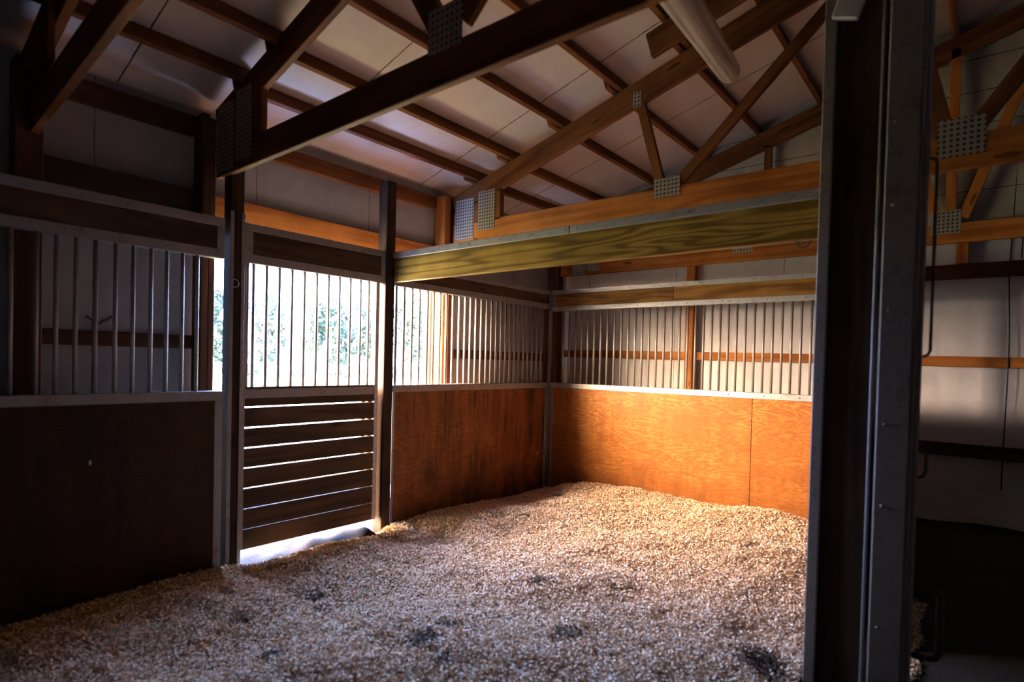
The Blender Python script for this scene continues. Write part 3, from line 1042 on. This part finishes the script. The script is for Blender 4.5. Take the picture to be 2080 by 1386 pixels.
def flakes(nf, xr=(0.018, 2.91), yr=(-5.0, -0.018), hf=bed_h, par=None):
    x = RNG.uniform(*xr, nf)
    y = RNG.uniform(*yr, nf)
    door = (x < 0.085) & (y > -3.14) & (y < -2.12)
    keep = ~(door & (RNG.random(nf) < 0.93))
    x, y = x[keep], y[keep]
    k = len(x)
    z = hf(x, y) + RNG.uniform(-0.002, 0.012, k)
    L = RNG.uniform(0.005, 0.0145, k)
    W = L * RNG.uniform(0.45, 0.9, k)
    th = RNG.uniform(0, 2 * np.pi, k)
    tilt = RNG.normal(0, 0.55, k)
    til2 = RNG.normal(0, 0.55, k)
    cu = RNG.uniform(0.1, 0.5, k) * np.sign(RNG.normal(size=k))
    ux = np.stack([np.cos(th) * np.cos(tilt), np.sin(th) * np.cos(tilt), np.sin(tilt)], -1)
    vx = np.stack([-np.sin(th) * np.cos(til2), np.cos(th) * np.cos(til2), np.sin(til2)], -1)
    nn = np.cross(ux, vx)
    c = np.stack([x, y, z], -1)
    P = []
    for a, b, h in ((-1, -1, 0), (0, -1, 1), (1, -1, 0), (1, 1, 0), (0, 1, 1), (-1, 1, 0)):
        P.append(c + ux * (a * L / 2)[:, None] + vx * (b * W / 2)[:, None] + nn * (h * cu * L * 0.5)[:, None])
    V = np.stack(P, 1).reshape(-1, 3)
    base = np.arange(k) * 6
    q = np.stack([np.stack([base, base + 1, base + 4, base + 5], -1), np.stack([base + 1, base + 2, base + 3, base + 4], -1)], 1).reshape(-1, 4)
    pal = np.array([(0.88, 0.70, 0.52), (0.80, 0.55, 0.34), (0.92, 0.84, 0.74), (0.62, 0.36, 0.18), (0.36, 0.18, 0.09), (0.86, 0.64, 0.43)])
    pi = RNG.choice(6, k, p=[0.26, 0.22, 0.20, 0.12, 0.05, 0.15])
    col = pal[pi] * RNG.uniform(0.8, 1.12, (k, 1))
    # damp, soiled patches
    for sx_, sy_, r in [(2.745, -2.267, 0.10), (2.80, -2.34, 0.09), (1.594, -2.968, 0.055), (0.74, -3.499, 0.05), (1.555, -2.24, 0.05), (0.905, -3.153, 0.05),
                        (0.729, -3.097, 0.06), (1.647, -3.166, 0.07), (1.82, -3.22, 0.05), (2.234, -2.1, 0.022), (1.655, -1.885, 0.03), (0.5, -0.5, 0.06),
                        (0.62, -0.75, 0.05), (2.3, -0.9, 0.05), (1.2, -3.6, 0.05), (2.0, -2.6, 0.06)]:
        d = np.hypot(x - sx_, (y - sy_) * 1.0)
        m = (d < r * RNG.uniform(0.5, 1.3, k)) & (RNG.random(k) < 0.8)
        col[m] *= np.array([0.16, 0.15, 0.16])
    edge = (x < 0.25) & (y < -3.1) | (x < 0.3) & (y > -3.3) & (y < -2.0)
    col[edge] *= np.array([0.8, 0.7, 0.5])
    col = np.clip(col, 0.01, 0.92)
    me = bpy.data.meshes.new('shaving_flakes')
    me.vertices.add(len(V))
    me.vertices.foreach_set('co', V.ravel().astype(np.float32))
    me.loops.add(q.size)
    me.loops.foreach_set('vertex_index', q.ravel().astype(np.int32))
    me.polygons.add(len(q))
    me.polygons.foreach_set('loop_start', (np.arange(len(q)) * 4).astype(np.int32))
    me.polygons.foreach_set('loop_total', np.full(len(q), 4, np.int32))
    me.update()
    at = me.attributes.new('tone', 'FLOAT_COLOR', 'FACE')
    rgba = np.concatenate([np.repeat(col, 2, 0), np.ones((2 * k, 1))], 1)
    at.data.foreach_set('color', rgba.ravel().astype(np.float32))
    return link('flakes', me, 'wood_shaving', par)


o = flakes(430000, par=bed)
o['kind'] = 'stuff'


def spill_h(X, Y):
    return aisle_h(X, Y) + 0.012 + 0.006 * vnoise(1, X, Y, 0.15) - 0.03 * smooth(0.0, 1.0, np.maximum((X - 3.23) / 0.06, (Y + 1.22) / 0.2) + 0.35 * vnoise(0, X, Y, 0.08))


spill = grid_mesh('spilled_shavings', np.linspace(3.06, 3.30, 24), np.linspace(-1.98, -1.0, 70), spill_h, 'shaving_bed', None)
tag(spill, 'thin spill of wood shavings on the aisle floor beside the open gate', 'wood shavings', None, 'stuff')
o = flakes(6500, (3.07, 3.28), (-1.97, -1.05), spill_h, spill)
o['kind'] = 'stuff'

# ------------------------------------------------------------------ outside: treeline beyond the lawn
def leaf_cloud(blobs, nleaf, size, rng):
    P = []
    for (bx, by, bz, br, bh), w in blobs:
        k = int(nleaf * w)
        d = rng.normal(size=(k, 3))
        d /= np.linalg.norm(d, axis=1)[:, None]
        rad = rng.uniform(0.45, 1.0, (k, 1)) ** 0.6
        P.append(d * rad * np.array([br, br, bh]) + np.array([bx, by, bz]))
    c = np.concatenate(P)
    k = len(c)
    u = rng.normal(size=(k, 3)); u /= np.linalg.norm(u, axis=1)[:, None]
    w_ = np.cross(u, rng.normal(size=(k, 3))); w_ /= np.linalg.norm(w_, axis=1)[:, None]
    s = rng.uniform(0.5, 1.2, (k, 1)) * size
    V = np.stack([c - u * s, c + w_ * s * 0.5, c + u * s, c - w_ * s * 0.5], 1).reshape(-1, 3)
    Fc = [(4 * i, 4 * i + 1, 4 * i + 2, 4 * i + 3) for i in range(k)]
    return V, Fc


def tree(x, y, h, kind, seed):
    rng = np.random.default_rng(seed)
    t = thing('tree', 'pale hazy tree in the line beyond the bright lawn', 'tree', (x, y, 0.08), 'trees beyond the lawn')
    tube('trunk', [(x, y, 0.05), (x + 0.1, y + 0.05, h * 0.35), (x + 0.02, y, h * 0.8)], 0.11, 'bark', t)
    blobs = [((rng.uniform(-1, 1) * h * 0.11, rng.uniform(-1, 1) * h * 0.11, h * rng.uniform(0.22, 0.88), h * rng.uniform(0.10, 0.145), h * rng.uniform(0.13, 0.2)), 1.0 / 9) for _ in range(9)]
    V, Fc = leaf_cloud(blobs, 2800, 0.22, rng)
    me = bpy.data.meshes.new('foliage')
    me.from_pydata([tuple(q) for q in V], [], Fc)
    link('foliage', me, kind, t, Matrix.Translation((x, y, 0.08)))


rt = random.Random(21)
for row, (k, off) in enumerate(((7, 0.0), (7, 9.0))):
    for i in range(k):
        a = (i + 0.5 * row) / (k - 1)
        bx, by = -44 + 17 * a - off * 0.79, 10.0 + 24 * a + off * 0.61
        tree(bx + rt.uniform(-0.5, 0.5), by + rt.uniform(-0.5, 0.5), rt.uniform(5.6, 7.6) + row * 0.6, rt.choice(['foliage_dark', 'foliage_pale']), 40 + i + 20 * row)
for i in range(9):
    a = i / 8.0
    bx, by = -36 + 12 * a, 8.0 + 20 * a
    rng = np.random.default_rng(90 + i)
    V, Fc = leaf_cloud([((-0.4, -0.35, 0.5, 0.75, 0.5), 0.6), ((0.35, 0.45, 0.45, 0.6, 0.45), 0.4)], 900, 0.11, rng)
    me = bpy.data.meshes.new('shrub')
    me.from_pydata([tuple(q) for q in V], [], Fc)
    o = link('shrub', me, 'foliage_dark' if i % 3 else 'foliage_pale', None, Matrix.Translation((bx, by, 0.04)))
    tag(o, 'low pale shrub at the foot of the trees beyond the lawn', 'shrub', 'shrubs beyond the lawn')
# sprig of grass seen under the door
sv, sf = [], []
for k in range(16):
    a = rr.uniform(0, 6.28); bx, by = rr.uniform(-0.03, 0.03), rr.uniform(-0.03, 0.03)
    hh = rr.uniform(0.02, 0.045)
    i0 = len(sv)
    sv += [(bx, by, 0), (bx + 0.004 * math.cos(a), by + 0.004 * math.sin(a), 0), (bx + 0.02 * math.cos(a + 1), by + 0.02 * math.sin(a + 1), hh)]
    sf.append((i0, i0 + 1, i0 + 2))
me = bpy.data.meshes.new('grass_sprig')
me.from_pydata(sv, [], sf)
o = link('grass_sprig', me, 'grass_blade', None, Matrix.Translation((-0.28, -2.9, 0.118)))
tag(o, 'tiny green sprig of grass on the soil under the slatted door', 'grass')

# ------------------------------------------------------------------ light: bright hazy sky, brightest low over the lawn
w = bpy.data.worlds.new('sky')
S.world = w
w.use_nodes = True
nt = w.node_tree
nt.nodes.clear()
outw = nt.nodes.new('ShaderNodeOutputWorld')
bg = nt.nodes.new('ShaderNodeBackground')
nt.links.new(bg.outputs[0], outw.inputs[0])
tc = nt.nodes.new('ShaderNodeTexCoord')
dot = nt.nodes.new('ShaderNodeVectorMath'); dot.operation = 'DOT_PRODUCT'
nt.links.new(tc.outputs['Generated'], dot.inputs[0])
el, az = R(19), math.atan2(-0.86, -0.50)
dot.inputs[1].default_value = (math.cos(el) * math.cos(az), math.cos(el) * math.sin(az), math.sin(el))
mx = nt.nodes.new('ShaderNodeMath'); mx.operation = 'MAXIMUM'; mx.inputs[1].default_value = 0
nt.links.new(dot.outputs['Value'], mx.inputs[0])
pw = nt.nodes.new('ShaderNodeMath'); pw.operation = 'POWER'; pw.inputs[1].default_value = 9.0
nt.links.new(mx.outputs[0], pw.inputs[0])
mixc = nt.nodes.new('ShaderNodeMix'); mixc.data_type = 'RGBA'; mixc.blend_type = 'MIX'
nt.links.new(pw.outputs[0], mixc.inputs[0])
SKY = (21.0, 31.0, 60.0)
GLOW = (430.0, 300.0, 185.0)
mixc.inputs[6].default_value = (*SKY, 1)
mixc.inputs[7].default_value = (*GLOW, 1)
nt.links.new(mixc.outputs[2], bg.inputs[0])
bg.inputs[1].default_value = 1.0

pl = bpy.data.lights.new('sky_portal', 'AREA')
pl.shape = 'RECTANGLE'
pl.size = OP1 - OP0
pl.size_y = OPZ - 0.1
pl.cycles.is_portal = True
po = bpy.data.objects.new('sky_portal', pl)
COL.objects.link(po)
po.matrix_basis = Matrix.Translation((XW - 0.03, (OP0 + OP1) / 2, (OPZ + 0.1) / 2)) @ Matrix(((0, 0, -1), (-1, 0, 0), (0, 1, 0))).to_4x4()

S.view_settings.view_transform = 'Standard'
S.view_settings.look = 'None'
S.view_settings.gamma = 1.0
S.view_settings.use_curve_mapping = False
S.view_settings.exposure = 0.4
S.cycles.max_bounces = 10
S.cycles.diffuse_bounces = 7
S.cycles.glossy_bounces = 4
S.cycles.sample_clamp_indirect = 6.0
